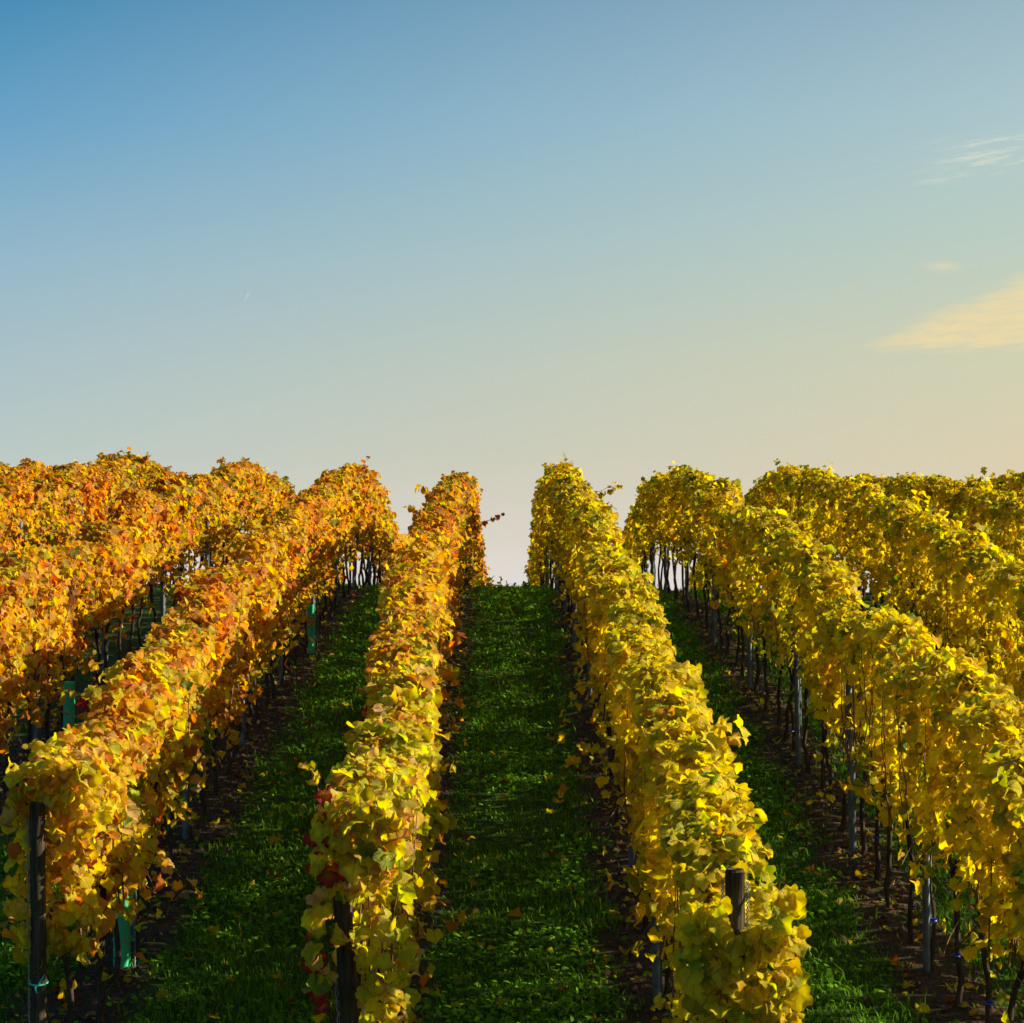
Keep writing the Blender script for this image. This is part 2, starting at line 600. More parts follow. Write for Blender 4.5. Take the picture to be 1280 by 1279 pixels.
def row_mix(row, d):
    side = row[0]
    if side == 'R':
        f = np.clip((d - 22) / 16, 0, 1)
        return mixvec('R') * (1 - f) + mixvec('Rfar') * f
    f = np.clip((d - 17) / 14, 0, 1)
    near = mixvec({'L1': 'L1near', 'L2': 'L2near'}.get(row, 'L'))
    if row in ('L1', 'L2') and d < 24:
        g = np.clip((d - 15.0) / 4.5, 0, 1)
        return near * (1 - g) + mixvec('L') * g
    f = np.clip((d - 24) / 12, 0, 1)
    return mixvec('L') * (1 - f) + mixvec('Lfar') * f


def leaf_colours(row, d0, pos):
    """one base colour and one margin colour for each leaf; pos is (along-row, height) in metres"""
    n = len(pos)
    p = np.tile(row_mix(row, d0), (n, 1))
    off = 10.0 * list(ROWX).index(row)
    gnz = tint['green'](pos[:, 0] * 1.7 + off, pos[:, 1] * 1.9) + 0.5 * tint['green'](pos[:, 0] * 5 + off, pos[:, 1] * 5)
    gnz = gnz + rng.normal(0, .3)
    rnz = rng.normal(0, .35) + tint['red'](pos[:, 0] * 1.1 + off, pos[:, 1] * 1.3) + 0.5 * tint['red'](pos[:, 0] * 4 + off, pos[:, 1] * 4)
    for k in ('lime', 'green', 'olive'):
        p[:, PN.index(k)] *= np.exp(1.5 * gnz)
    for k in ('red', 'orange', 'rust', 'wine'):
        p[:, PN.index(k)] *= np.exp(1.4 * rnz)
    p /= p.sum(1)[:, None]
    pick = (p.cumsum(1) < rng.random(n)[:, None]).sum(1).clip(0, len(PN) - 1)
    base = PC[pick]
    pick2 = (p.cumsum(1) < rng.random(n)[:, None]).sum(1).clip(0, len(PN) - 1)
    base = base * (0.78 + 0.0 * base) + PC[pick2] * 0.22
    base = base * rng.uniform(0.78, 1.12, (n, 1)) * (1.0 if row[0] == 'R' else 1 - np.array([.04, .15, .2]) * np.clip((d0 - 17) / 9, 0, 1))
    if row[0] == 'R':
        edge_k = rng.choice(len(PN), n, p=mixvec('R') * 0.7 + 0.3 * (np.array(PN) == 'brown'))
        mixe = np.where(rng.random(n) < 0.5, rng.uniform(.25, .75, n), 0.0)
    else:
        names = np.array(['red', 'orange', 'blush', 'gold', 'brown'])
        edge_k = np.array([PN.index(q) for q in names])[rng.integers(0, 5, n)]
        mixe = np.where(rng.random(n) < 0.5, rng.uniform(.25, .8, n), 0.0)
    edge = base * (1 - mixe[:, None]) + PC[edge_k] * mixe[:, None]
    heart = base.copy()
    g = rng.random(n) < 0.3
    heart[g] = base[g] * 0.6 + PAL['lime'] * 0.4
    return base, edge, heart


def frames(nrm, tip):
    """rotation matrices with z = leaf normal, y = tip direction"""
    z = nrm / np.linalg.norm(nrm, axis=1)[:, None]
    y = tip - z * (tip * z).sum(1)[:, None]
    y /= np.maximum(np.linalg.norm(y, axis=1), 1e-6)[:, None]
    x = np.cross(y, z)
    return np.stack([x, y, z], 2)


def bake_leaves(pos, R, size, base, edge, heart, templates):
    V, F, C, L, o = [], [], [], [], 0
    which = rng.integers(0, len(templates), len(pos))
    for k, (tv, tf, tq, tl) in enumerate(templates):
        s_ = np.nonzero(which == k)[0]
        if not len(s_):
            continue
        v = np.einsum('nij,vj->nvi', R[s_], tv) * size[s_, None, None] + pos[s_, None]
        q = tq[None, :, None]
        lo, hi = np.clip(q * 2, 0, 1), np.clip(q * 2 - 1, 0, 1)
        c = heart[s_, None] * (1 - lo) + base[s_, None] * lo
        c = c * (1 - hi) + edge[s_, None] * hi
        l = np.tile(tl[None], (len(s_), 1, 1)).copy()
        l[:, :, 2] = rng.random(len(s_))[:, None]
        f = tf[None] + (np.arange(len(s_)) * len(tv))[:, None, None] + o
        o += len(s_) * len(tv)
        V.append(v.reshape(-1, 3)); F.append(f.reshape(-1, 3)); C.append(c.reshape(-1, 3)); L.append(l.reshape(-1, 3))
    return np.concatenate(V), np.concatenate(F), np.concatenate(C), np.concatenate(L)


# ------------------------------------------------------------------ canopy shape of a row
CN = {r: (hash_noise(200 + i), hash_noise(300 + i), hash_noise(400 + i), noise2(500 + i), noise2(600 + i)) for i, r in enumerate(ROWX)}
PITCH = 0.93                                              # vine spacing along the row


def top_h(row, d):
    h = np.interp(d, [11, 14, 18, 24, 28, 35, 42, 50], [1.74, 1.98, 2.06, 2.10, 2.08, 2.04, 1.98, 1.98])
    a, b, c, _, _ = CN[row]
    h = h + np.interp(d, [30, 40], [{'L2': -.21, 'L3': -.14, 'L1': -.04}.get(row, 0.0), {'L4': .07, 'L1': -.13, 'L5': -.03, 'L6': -.05}.get(row, 0.0)])
    return h + 0.12 * a(d * 0.8) + 0.11 * b(d * 2.3) + 0.04 * np.cos(d * 2 * math.pi / PITCH)


def bot_h(row, d):
    a, b, c, _, _ = CN[row]
    base = {'L1': 0.60, 'L2': 0.72, 'R1': 0.80}.get(row, 0.97)
    if row[1] not in '12':
        base += float(np.interp(d_mean(d), [24, 30], [-0.3, 0.05]))
    if row == 'R1':
        base += float(np.interp(d_mean(d), [11.5, 12.6, 14], [.40, .32, 0]))
    base = base + float(np.interp(d_mean(d), [16, 24, 36, 46], [0, .06, .08, .12]))
    return base + 0.12 * c(d * 1.3) + 0.08 * a(d * 4.1 + 50)


def d_mean(d):
    return float(np.mean(d))


def half_w(row, side, d, h):
    _, _, _, n, n2_ = CN[row]
    return {'L1': 0.11, 'R1': 0.105, 'R2': 0.12, 'L2': 0.115}.get(row, 0.14) + 0.105 * n(d * 1.4 + 40 * side, h * 1.5) + 0.07 * n2_(d * 3.6 + 40 * side, h * 3.6)


def canopy_points(row, d0, count, front=False):
    """leaf positions round one vine: offsets (x across, y along, h height), outward normals, depth into the canopy"""
    u = rng.uniform(-0.56, 0.56, count) * PITCH
    d = d0 + u
    H, B = top_h(row, d), bot_h(row, d)
    kind = rng.random(count)
    side = np.where(rng.random(count) < 0.5, -1.0, 1.0)
    hrel = rng.random(count) ** 0.82
    h = B + (H - B) * hrel
    hw = np.where(side > 0, half_w(row, 1.0, d, h), half_w(row, -1.0, d, h))
    taper = np.clip((H - h) / 0.32, 0, 1) ** 0.5 * np.clip(0.62 + (h - B) / 0.8, 0, 1)
    depth = np.minimum(rng.exponential(0.055, count), 0.24)
    x = side * np.maximum(hw * taper - depth, 0.0) + rng.normal(0, 0.02, count)
    out = np.stack([side * (0.35 + taper), np.zeros(count), 0.15 + 1.2 * (1 - taper)], 1)
    # top of the hedge
    tp = kind < 0.2
    x[tp] = rng.uniform(-0.19, 0.19, tp.sum())
    h[tp] = H[tp] - 1.6 * x[tp] ** 2 - np.minimum(rng.exponential(0.05, tp.sum()), 0.2) + np.where(rng.random(tp.sum()) < 0.06, rng.uniform(0, .07, tp.sum()), 0)
    out[tp] = np.stack([x[tp] * 4, -0.35 + 0 * x[tp], 0.8 + 0 * x[tp]], 1)
    # loose leaves hanging under the fruit zone
    lo = (kind > 0.955)
    h[lo] = B[lo] - rng.exponential(0.10, lo.sum()).clip(0, 0.38)
    x[lo] = rng.normal(0, 0.12, lo.sum())
    if front:                                             # the row's first vine also closes the row's end
        e = (kind > 0.55) & (kind < 0.9)
        u[e] = -0.5 * PITCH - (0.13 if row == 'R1' else 0.05) + rng.exponential(0.06, e.sum()).clip(0, 0.3)
        x[e] = rng.uniform(-1, 1, e.sum()) * 0.24
        out[e] = np.stack([x[e], -1.0 + 0 * x[e], 0.2 + 0 * x[e]], 1)
    # thin spots where one looks into the hedge
    _, _, _, g1, g2 = CN[row]
    gap = g2(d * 2.2 + 90 + 30 * side, h * 2.4) + 0.5 * g1(d * 5 + 90, h * 5)
    keep = ~((gap > (0.46 if row[0] == 'R' else 0.31)) & (rng.random(count) < 0.8) & (kind > 0.2))
    # the end posts were left clear when the shoots were tied in
    yy_ = d + 0
    if front:
        yy_ = d0 + u
        if row == 'R1':
            keep &= ~((np.abs(x - 0.015) < 0.09) & (yy_ < 11.28) & (h > 1.69))
        if row == 'L1':
            keep &= ~((x > -0.17) & (x < 0.02) & (yy_ < 13.2) & (h > 0.75) & (h < 1.42) & (rng.random(count) < 0.85))
    x, u, h, out, depth = x[keep], u[keep], h[keep], out[keep], depth[keep]
    # sprigs: short leafy shoots standing off the hedge, up and sideways
    add = []
    for _ in range(int(rng.integers(2, 6))):
        j = int(rng.integers(len(x)))
        up = h[j] > float(np.mean(H)) - 0.25
        dirv = np.array([np.sign(x[j]) * rng.uniform(.2, 1.0), rng.normal(0, .4) - .15, rng.uniform(.3, 1.2) if up else rng.uniform(-.7, .5)])
        dirv /= np.linalg.norm(dirv)
        m_ = int(rng.integers(5, 10))
        t_ = np.linspace(-0.04, rng.uniform(.10, .24), m_)
        add.append(np.concatenate([np.stack([x[j] + dirv[0] * t_, u[j] + dirv[1] * t_, h[j] + dirv[2] * t_ - .5 * np.clip(t_, 0, 1) ** 2], 1) + rng.normal(0, .018, (m_, 3)),
                                   np.tile(dirv * np.array([1, 1, .6]), (m_, 1)), np.full((m_, 1), .0)], 1))
    A = np.concatenate(add)
    return (np.concatenate([x, A[:, 0]]), np.concatenate([u, A[:, 1]]), np.concatenate([h, A[:, 2]]),
            np.concatenate([out, A[:, 3:6]]), np.concatenate([depth, A[:, 6]]))



def orient(out, n):
    nrm = out / np.linalg.norm(out, axis=1)[:, None] * 0.75 + np.array([0.06, -0.10, 0.26]) + rng.normal(0, 0.5, (n, 3))
    tip = np.stack([out[:, 0] * 0.3, rng.normal(0, 0.55, n), -1 + rng.normal(0, 0.4, n)], 1)
    return frames(nrm, tip)


# ------------------------------------------------------------------ wood of the vines: shared trunk and cane meshes
def trunk_mesh(k, height=0.86):
    r_ = np.random.default_rng(900 + k)
    z = np.linspace(-0.06, height, 9)
    bx, by = r_.normal(0, 0.016, 9).cumsum(), r_.normal(0, 0.02, 9).cumsum()
    bx -= bx[0]; by -= by[0]
    rad = np.interp(z, [0, 0.08, height * .8, height], [0.030, 0.021, 0.018, 0.026]) * r_.uniform(0.88, 1.12, 9)
    parts = [tube(np.stack([bx, by, z], 1), rad, 6)]
    for s_ in (-1, 1):                                     # the head, where the fruiting arms leave
        q = np.linspace(0, 1, 5)
        parts.append(tube(np.stack([bx[-1] + 0 * q, by[-1] + s_ * q * 0.3, height - .02 + 0.10 * np.sin(q * 2.4)], 1), np.linspace(.016, .009, 5), 5))
    v, f = merge(parts)
    return mesh_np('trunk', v, f, M_BARK, smooth=True)


def cane_mesh(k):
    r_ = np.random.default_rng(950 + k)
    q = np.linspace(0, 1, 8)
    x = 0.20 * (r_.random() - .5) * q + r_.normal(0, .014, 8).cumsum()
    y = r_.uniform(-.35, .35) * q + r_.normal(0, .02, 8).cumsum()
    z = 0.82 + q * r_.uniform(0.9, 1.12)
    v, f = tube(np.stack([x, y, z], 1), np.linspace(.0058, .0026, 8), 4)
    return mesh_np('cane', v, f, M_CANE, smooth=True)


def trailing_mesh(k):
    """an old cane that bows out sideways below the leaves"""
    r_ = np.random.default_rng(980 + k)
    q = np.linspace(0, 1, 10)
    sx = r_.choice([-1, 1])
    x = sx * 0.26 * np.sin(q * 3.0)
    y = -0.35 + 0.8 * q + r_.normal(0, .01, 10)
    z = 0.95 - 0.42 * np.sin(q * 2.8) + 0.06 * q
    v, f = tube(np.stack([x, y, z], 1), np.linspace(.006, .003, 10), 4)
    return mesh_np('cane', v, f, M_CANE, smooth=True)


TRUNKS = [trunk_mesh(k) for k in range(9)]
CANES = [cane_mesh(k) for k in range(14)]
TRAILS = [trailing_mesh(k) for k in range(6)]
tie_v, tie_f = tube(np.array([[0, 0, .30], [0, 0, .318]]), 0.026, 6)
TIE = mesh_np('tie', tie_v, tie_f, M_BLUE)

# near leaves that are objects of their own share these meshes (colour baked per variant)
LEAFBANK = {}


def leaf_bank(row, d):
    key = (row, int((d - 10) // 3))
    if key not in LEAFBANK:
        n = 48
        pos = np.stack([np.full(n, d) + rng.uniform(-1.5, 1.5, n), rng.uniform(.6, 2, n)], 1)
        b, e, h = leaf_colours(row, d, pos)
        # a few of every strong colour, so odd red or green leaves find a mesh
        odd = ['green', 'lime', 'gold', 'olive'] if row[0] == 'R' else ['red', 'red', 'green', 'orange', 'wine', 'rust']
        for q, nm in enumerate(odd):
            b[q] = PAL[nm]; h[q] = PAL['lime'] * .6 if nm in ('red', 'orange') else PAL[nm]; e[q] = PAL['wine'] if nm == 'red' else PAL[nm] * .9
        bank = []
        for k in range(n):
            tv, tf, tq, tl = T_NEAR[k % len(T_NEAR)]
            q = tq[:, None]
            lo, hi = np.clip(q * 2, 0, 1), np.clip(q * 2 - 1, 0, 1)
            c = (h[k] * (1 - lo) + b[k] * lo) * (1 - hi) + e[k] * hi
            l = tl.copy(); l[:, 2] = rng.random()
            stalk_v, stalk_f = tube(np.array([[0, 0.20, 0], [0, 0.02, -0.06], [0, -.28, -.05]]), 0.012, 3, cap=False)
            sc = np.tile(PAL['rust'] * 0.6, (len(stalk_v), 1))
            v2, f2 = merge([(tv, tf), (stalk_v, stalk_f)])
            l2 = np.concatenate([l, np.tile([[3., 3., .5]], (len(stalk_v), 1))])
            bank.append((mesh_np('leaf', v2, f2, M_LEAF, np.concatenate([c, sc]), l2, smooth=True), b[k]))
        LEAFBANK[key] = bank
    return LEAFBANK[key]


def ordinal(n):
    return '%d%s' % (n, 'th' if 10 <= n % 100 <= 20 else {1: 'st', 2: 'nd', 3: 'rd'}.get(n % 10, 'th'))


ROWS = {   # first vine, last vine (metres from the camera) built one by one
    'R1': (11.60, 52.0), 'L1': (13.35, 52.0), 'L2': (14.75, 52.0), 'R2': (13.4, 52.0),
    'L3': (22.0, 51.0), 'R3': (22.8, 51.0), 'L4': (31.0, 50.5), 'R4': (31.5, 50.5), 'L5': (39.5, 50.0), 'R5': (40.5, 50.0), 'L6': (48.5, 50), 'R6': (49.0, 50),
}
ROWNAME = {
    'R1': 'up from the bare-topped wooden end post', 'L1': 'up from the leaning leaf-covered end post',
    'L2': 'up from the tall end post by the green grow tube',
    'R2': 'down from the hilltop along the exposed steel stakes',
    'L3': 'down from hilltop, one row beyond the grow tubes', 'L4': 'down from hilltop, two rows beyond the grow tubes',
    'L5': 'down from hilltop, three rows beyond the grow tubes', 'L6': 'down from hilltop, four rows beyond the grow tubes',
    'R3': 'down from hilltop, one row beyond the exposed stakes', 'R4': 'down from hilltop, two rows beyond the exposed stakes',
    'R5': 'down from hilltop, three rows beyond the exposed stakes', 'R6': 'down from hilltop, four rows beyond the exposed stakes',
}
GROUPN = {r: 'grapevines of one row, ' + n for r, n in {
    'R1': 'bare-topped end post', 'L1': 'leaning end post', 'L2': 'green grow tubes', 'R2': 'exposed steel stakes'}.items()}


def look(row, d):
    if row[0] == 'R':
        return 'bright yellow' if d < 24 else 'yellow and green'
    if row == 'L1' and d < 19:
        return 'yellow-green'
    return 'golden' if d < 26 else 'orange'


n_leaf_objects = 0
for row, (d_first, d_last) in ROWS.items():
    ds = np.arange(d_first, d_last, PITCH)
    for k, d0 in enumerate(ds):
        d0 = d0 + rng.normal(0, 0.04)
        x0 = float(row_x(row, d0)) + rng.normal(0, 0.025)
        idx = k + 1 if row in ('R1', 'L1', 'L2') else len(ds) - k
        z0 = gz(x0, d0)
        root = obj('grape_vine', None, loc=(x0, d0, z0), category='grapevine',
                   label='%s grapevine, %s %s' % (look(row, d0), ordinal(idx), ROWNAME[row]),
                   group=GROUPN.get(row, 'grapevines of the rows farther out'))
        root.empty_display_size = 0.2
        vis = abs(x0) * FPX / d0 < 760
        obj('trunk', TRUNKS[int(rng.integers(9))], root, rot=(0, 0, float(rng.integers(2)) * math.pi))
        if row == 'R2' and d0 < 26 and rng.random() < 0.7:
            obj('tie', TIE, root, loc=(0, 0, float(rng.uniform(-.1, .05))))
        # leaves
        count = int(np.interp(d0, [11, 20, 30, 45, 56], [880, 800, 680, 580, 470]))
        size_k = np.interp(d0, [11, 20, 30, 45], [1.0, 1.0, 1.02, 1.04])
        x, u, h, outn, depth = canopy_points(row, d0, count, front=(k == 0))
        count = len(x)
        R = orient(outn, count)
        size = rng.normal(0.094, 0.023, count).clip(0.045, 0.14) * size_k
        # heights follow the slope of the ground
        zoff = np.interp(d0 + u, _dd, _zz) - np.interp(d0, _dd, _zz)
        pos = np.stack([x, u, h + zoff], 1)
        base, edge, heart = leaf_colours(row, d0, np.stack([d0 + u, h + 3 * (x > 0)], 1))
        if row == 'L1' and k < 2:                        # the red-veined leaves on the shaded flank of the leaning post
            rd = np.nonzero((x < -.14) & (u < .1) & (rng.random(count) < .3))[0]
            base[rd], edge[rd], heart[rd] = PAL['red'], PAL['wine'], PAL['orange']
        single = np.zeros(count, bool)
        if d0 < 19.5:
            # the outermost leaves towards the camera, biggest in view, are pieces of their own
            score = -depth - 0.25 * u + rng.random(count) * 0.1
            side_ok = (x * (-x0) > -0.05) | (h > 1.7) if row != 'R1' and row != 'L1' else np.ones(count, bool)
            score = np.where(side_ok, score, -9)
            take = np.argsort(-score)[:165]
            single[take] = True
            bank = leaf_bank(row, d0)
            bcol = np.array([q[1] for q in bank])
            for j in np.nonzero(single)[0]:
                # nearest colour in the bank, so patches of green or red stay together
                e_ = ((bcol - base[j]) ** 2).sum(1) + rng.random(len(bank)) * 0.02
                lo = obj('leaf', bank[int(e_.argmin())][0], root)
                M4 = Matrix([list(R[j][i_] * size[j]) + [pos[j][i_]] for i_ in range(3)] + [[0, 0, 0, 1]])
                lo.matrix_local = M4
                n_leaf_objects += 1
        rest = ~single
        T = T_NEAR if d0 < 21 else (T_MID if d0 < 36 else T_FAR)
        v, f, c, l = bake_leaves(pos[rest], R[rest], size[rest], base[rest], edge[rest], heart[rest], T)
        obj('foliage', mesh_np('foliage', v, f, M_LEAF, c, l, smooth=True), root, kind='stuff')
        if d0 < 30:
            for _ in range(6 if d0 < 22 else 3):
                cn = obj('cane', CANES[int(rng.integers(14))], root, rot=(0, 0, float(rng.integers(2)) * math.pi))
                cn.location.x = float(rng.choice([-1, 1]) * rng.uniform(0, .17))
                cn.scale = (1, 1, float(top_h(row, np.array([d0]))[0]) / 2.05)
            if d0 < 26 and rng.random() < 0.45:
                obj('cane', TRAILS[int(rng.integers(6))], root)


# vines past the brow, and the vines of the rows that run on beside the picture (they shade the aisles)
def far_vines(spans, per_vine, name, label):
    V, F, C, L, o = [], [], [], [], 0
    WV, WF, wo = [], [], 0
    for row, a, b_ in spans:
        for d0 in np.arange(a, b_, PITCH):
            x, u, h, outn, depth = canopy_points(row, d0, per_vine)
            n_ = len(x)
            zg = np.interp(d0 + u, _dd, _zz) - .012 * np.clip(ROWX[row], -14, 14)
            pos = np.stack([x + float(row_x(row, d0)), d0 + u, h + zg], 1)
            bs, eg, ht_ = leaf_colours(row, d0, np.stack([d0 + u, h + 3 * (x > 0)], 1))
            v, f, c, l = bake_leaves(pos, orient(outn, n_), rng.normal(.108, .02, n_).clip(.06, .16), bs, eg, ht_, T_FAR)
            V.append(v); F.append(f + o); C.append(c); L.append(l); o += len(v)
            q = np.linspace(-.05, .9, 4)
            xx = float(row_x(row, d0))
            v, f = tube(np.stack([xx + .02 * np.sin(q * 5 + d0), d0 + 0 * q, q + gz(xx, d0)], 1), .019, 5)
            WV.append(v); WF.append(f + wo); wo += len(v)
    obj(name, mesh_np(name, np.concatenate(V), np.concatenate(F), M_LEAF, np.concatenate(C), np.concatenate(L), smooth=True), kind='stuff', label=label)
    obj(name + '_trunks', mesh_np(name + '_trunks', np.concatenate(WV), np.concatenate(WF), M_BARK, smooth=True), kind='stuff', label='thin dark trunks under the ' + label)


far_vines([(r, ROWS[r][1], 66.0 if r in ('R1', 'R2', 'L1', 'L2', 'R3', 'L3') else 58.0) for r in ROWS], 330, 'hillside_foliage', 'massed vine foliage falling away past the hilltop')
far_vines([('R3', 12.5, 22.5), ('R4', 14.0, 31.2), ('R5', 18.0, 40.2), ('R6', 26., 48.6)], 300, 'side_row_foliage', 'massed yellow foliage of vine rows past the exposed steel stakes')
# ------------------------------------------------------------------ shoots that stick out of the hedges
def shoot(row, d0, x, pts, nleaf, size, label):
    x0 = ROWX[row] + x
    z0 = gz(ROWX[row], d0)
    # a shoot grows from the vine it stands on: find that vine and make the shoot its part
    best = min((o for o in COL.objects if o.name.startswith('grape_vine')), key=lambda o: (o.location.x - ROWX[row]) ** 2 + (o.location.y - d0) ** 2)
    rel = np.array(pts, float)
    q = np.linspace(0, 1, len(rel))
    qq = np.linspace(0, 1, 14)
    path = np.stack([np.interp(qq, q, rel[:, i]) for i in range(3)], 1) + rng.normal(0, .006, (14, 3))
    v, f = tube(path, np.linspace(.0055, .002, 14), 4)
    sh = obj('shoot', mesh_np('shoot', v, f, M_CANE, smooth=True), best)
    kk = np.linspace(0.12, 1.0, nleaf)
    pos = np.stack([np.interp(kk, qq, path[:, i]) for i in range(3)], 1) + rng.normal(0, .025, (nleaf, 3))
    nrm = rng.normal(0, .6, (nleaf, 3)) + np.array([0.2, -0.7, 0.4])
    tip = np.stack([rng.normal(0, .6, nleaf), rng.normal(0, .4, nleaf), -np.ones(nleaf)], 1)
    b, e, h = leaf_colours(row, d0, np.stack([d0 + pos[:, 1], pos[:, 2]], 1))
    sz = size * np.linspace(1.1, 0.55, nleaf) * rng.uniform(.8, 1.2, nleaf)
    RR = frames(nrm, tip)
    for j in range(nleaf):
        vv, ff, cc, ll = bake_leaves(np.zeros((1, 3)), RR[j:j + 1], sz[j:j + 1], b[j:j + 1], e[j:j + 1], h[j:j + 1], T_NEAR)
        obj('leaf', mesh_np('leaf', vv, ff, M_LEAF, cc, ll, smooth=True), sh, loc=tuple(pos[j]))


shoot('R1', 44.5, 0, [(.1, 0, 1.85), (.12, 0, 2.2), (.07, 0, 2.42)], 7, .12, '')
shoot('R1', 41.5, 0, [(.05, 0, 1.6), (.4, .1, 1.68), (.75, .1, 1.8), (.92, .1, 1.84)], 22, .14, '')
shoot('L1', 40.5, 0, [(.1, 0, 1.3), (.4, -.2, 1.22), (.66, -.3, 1.28), (.78, -.3, 1.36)], 14, .10, '')
shoot('R1', 20.6, 0, [(-.1, 0, .95), (-.36, -.1, .9), (-.52, -.2, .72), (-.62, -.2, .4)], 15, .12, '')
shoot('R1', 22.4, 0, [(-.1, 0, 1.1), (-.38, -.1, 1.05), (-.5, -.2, .8), (-.55, -.2, .55)], 12, .11, '')
shoot('L1', 22.6, 0, [(.1, 0, 1.2), (.34, -.1, 1.22), (.48, -.2, 1.05), (.5, -.2, .8)], 10, .12, '')
shoot('L1', 15.6, 0, [(.1, 0, .95), (.34, 0, .85), (.45, 0, .7)], 6, .10, '')
shoot('L1', 13.7, 0, [(-.15, -.3, 1.75), (-.25, -.35, 1.95), (-.28, -.4, 2.05)], 7, .11, '')
shoot('L2', 15.6, 0, [(.1, 0, 1.0), (.42, 0, .98), (.62, 0, .8)], 9, .12, '')
shoot('R1', 12.6, 0, [(-.15, -.3, .5), (-.3, -.3, .45), (-.42, -.2, .3), (-.5, -.2, .1)], 16, .10, '')
shoot('R2', 19, 0, [(-.1, 0, .9), (-.4, 0, .95), (-.55, 0, .8)], 8, .12, '')

# ------------------------------------------------------------------ posts, stakes, tubes, wires
def end_post(x, y, height, rad, lean, label):
    root = obj('end_post', None, loc=(x, y, gz(x, y)), category='post', label=label)
    n = 11
    z = np.linspace(-.1, height, n)
    r_ = rad * (1 + rng.normal(0, .015, n))
    p = np.stack([lean[0] * z / height, lean[1] * z / height, z], 1)
    v, f = tube(p, r_, 14)
    # chamfered crown
    top_ = np.array([p[-1], p[-1] + [0, 0, .012]])
    v2, f2 = tube(top_, np.array([rad * .99, rad * .86]), 14)
    v, f = merge([(v, f), (v2 + [0, 0, .001], f2)])
    obj('shaft', mesh_np('shaft', v, f, M_WOOD, smooth=False), root)
    return root, p


def twisted_wire(root, p, rad, s_, z0, z1):
    q = np.linspace(z0, z1, 26)
    cx = np.interp(q, p[:, 2], p[:, 0]) + s_ * (rad + .011)
    cyy = np.interp(q, p[:, 2], p[:, 1]) - .012
    parts = []
    for ph_ in (0, math.pi):
        parts.append(tube(np.stack([cx + .0065 * np.cos(q * 150 + ph_), cyy + .0065 * np.sin(q * 150 + ph_), q], 1), .0028, 4))
    v, f = merge(parts)
    obj('twisted_wire', mesh_np('twisted_wire', v, f, M_WIRE), root)


def strap(root, p, rad, z, tail=0.08):
    th = np.linspace(0, 2 * math.pi, 19)
    cx, cy_ = np.interp(z, p[:, 2], p[:, 0]), np.interp(z, p[:, 2], p[:, 1])
    ring = np.stack([cx + (rad + .006) * np.cos(th), cy_ + (rad + .006) * np.sin(th), z + .012 * np.sin(th)], 1)
    t1 = np.array([[cx + .01, cy_ - rad - .008, z], [cx + .03, cy_ - rad - .02, z + tail * .6], [cx + .045, cy_ - rad - .015, z + tail]])
    t2 = np.array([[cx + .01, cy_ - rad - .008, z], [cx - .01, cy_ - rad - .02, z - tail * .4], [cx + .0, cy_ - rad - .015, z - tail]])
    v, f = merge([tube(ring, .006, 4), tube(t1, .005, 4), tube(t2, .005, 4)])
    obj('tie', mesh_np('tie', v, f, M_TEAL), root)


pr, pp = end_post(0.965, 11.15, 1.90, 0.043, (0, -.02), 'thick wooden end post with bare sawn top among yellow leaves')
for s_ in (-1, 1):
    twisted_wire(pr, pp, .043, s_, 1.35, 1.86)
pl, pq = end_post(-0.76, 12.95, 1.50, 0.048, (-.10, -.05), 'dark leaning wooden end post wrapped in vine leaves, teal tie near its foot')
strap(pl, pq, .048, 0.52)
twisted_wire(pl, pq, .048, -1, 0.2, 1.0)
pm, pn = end_post(-2.60, 14.2, 1.60, 0.042, (-.02, -.03), 'tall dark wooden end post standing clear of the leaves, pale wire down its side')
strap(pm, pn, .042, 0.62, .05)
twisted_wire(pm, pn, .042, -1, 0.1, 1.55)


def stake_mesh():
    """open hat-shaped rolled steel profile with hook notches along both flanges"""
    pr_ = np.array([(-.032, .012), (-.020, .012), (-.014, -.016), (.014, -.016), (.020, .012), (.032, .012)])
    th_ = .003
    inner = pr_ + np.array([(0, -th_), (th_ * .6, -th_), (th_ * .8, th_), (-th_ * .8, th_), (-th_ * .6, -th_), (0, -th_)])
    loop = np.concatenate([pr_, inner[::-1]])
    n = len(loop)
    zs_ = [-.15, 1.62]
    v = np.array([(a, b, z) for z in zs_ for a, b in loop])
    f = []
    for i_ in range(n):
        j_ = (i_ + 1) % n
        f += [(i_, j_, n + j_), (i_, n + j_, n + i_)]
    for i_ in range(5):
        a, b, c_, d_ = i_, i_ + 1, n - 2 - i_, n - 1 - i_
        f += [(n + a, n + b, n + c_), (n + a, n + c_, n + d_)]
    return mesh_np('profile', v, np.array(f), M_STEEL)


def hook_mesh():
    parts = []
    for z in np.arange(.35, 1.6, .12):
        for s_ in (-1, 1):
            parts.append(tube(np.array([[s_ * .030, .010, z], [s_ * .041, .010, z + .004], [s_ * .043, .010, z + .022]]), .003, 4))
    v, f = merge(parts)
    return mesh_np('wire_hooks', v, f, M_STEEL)


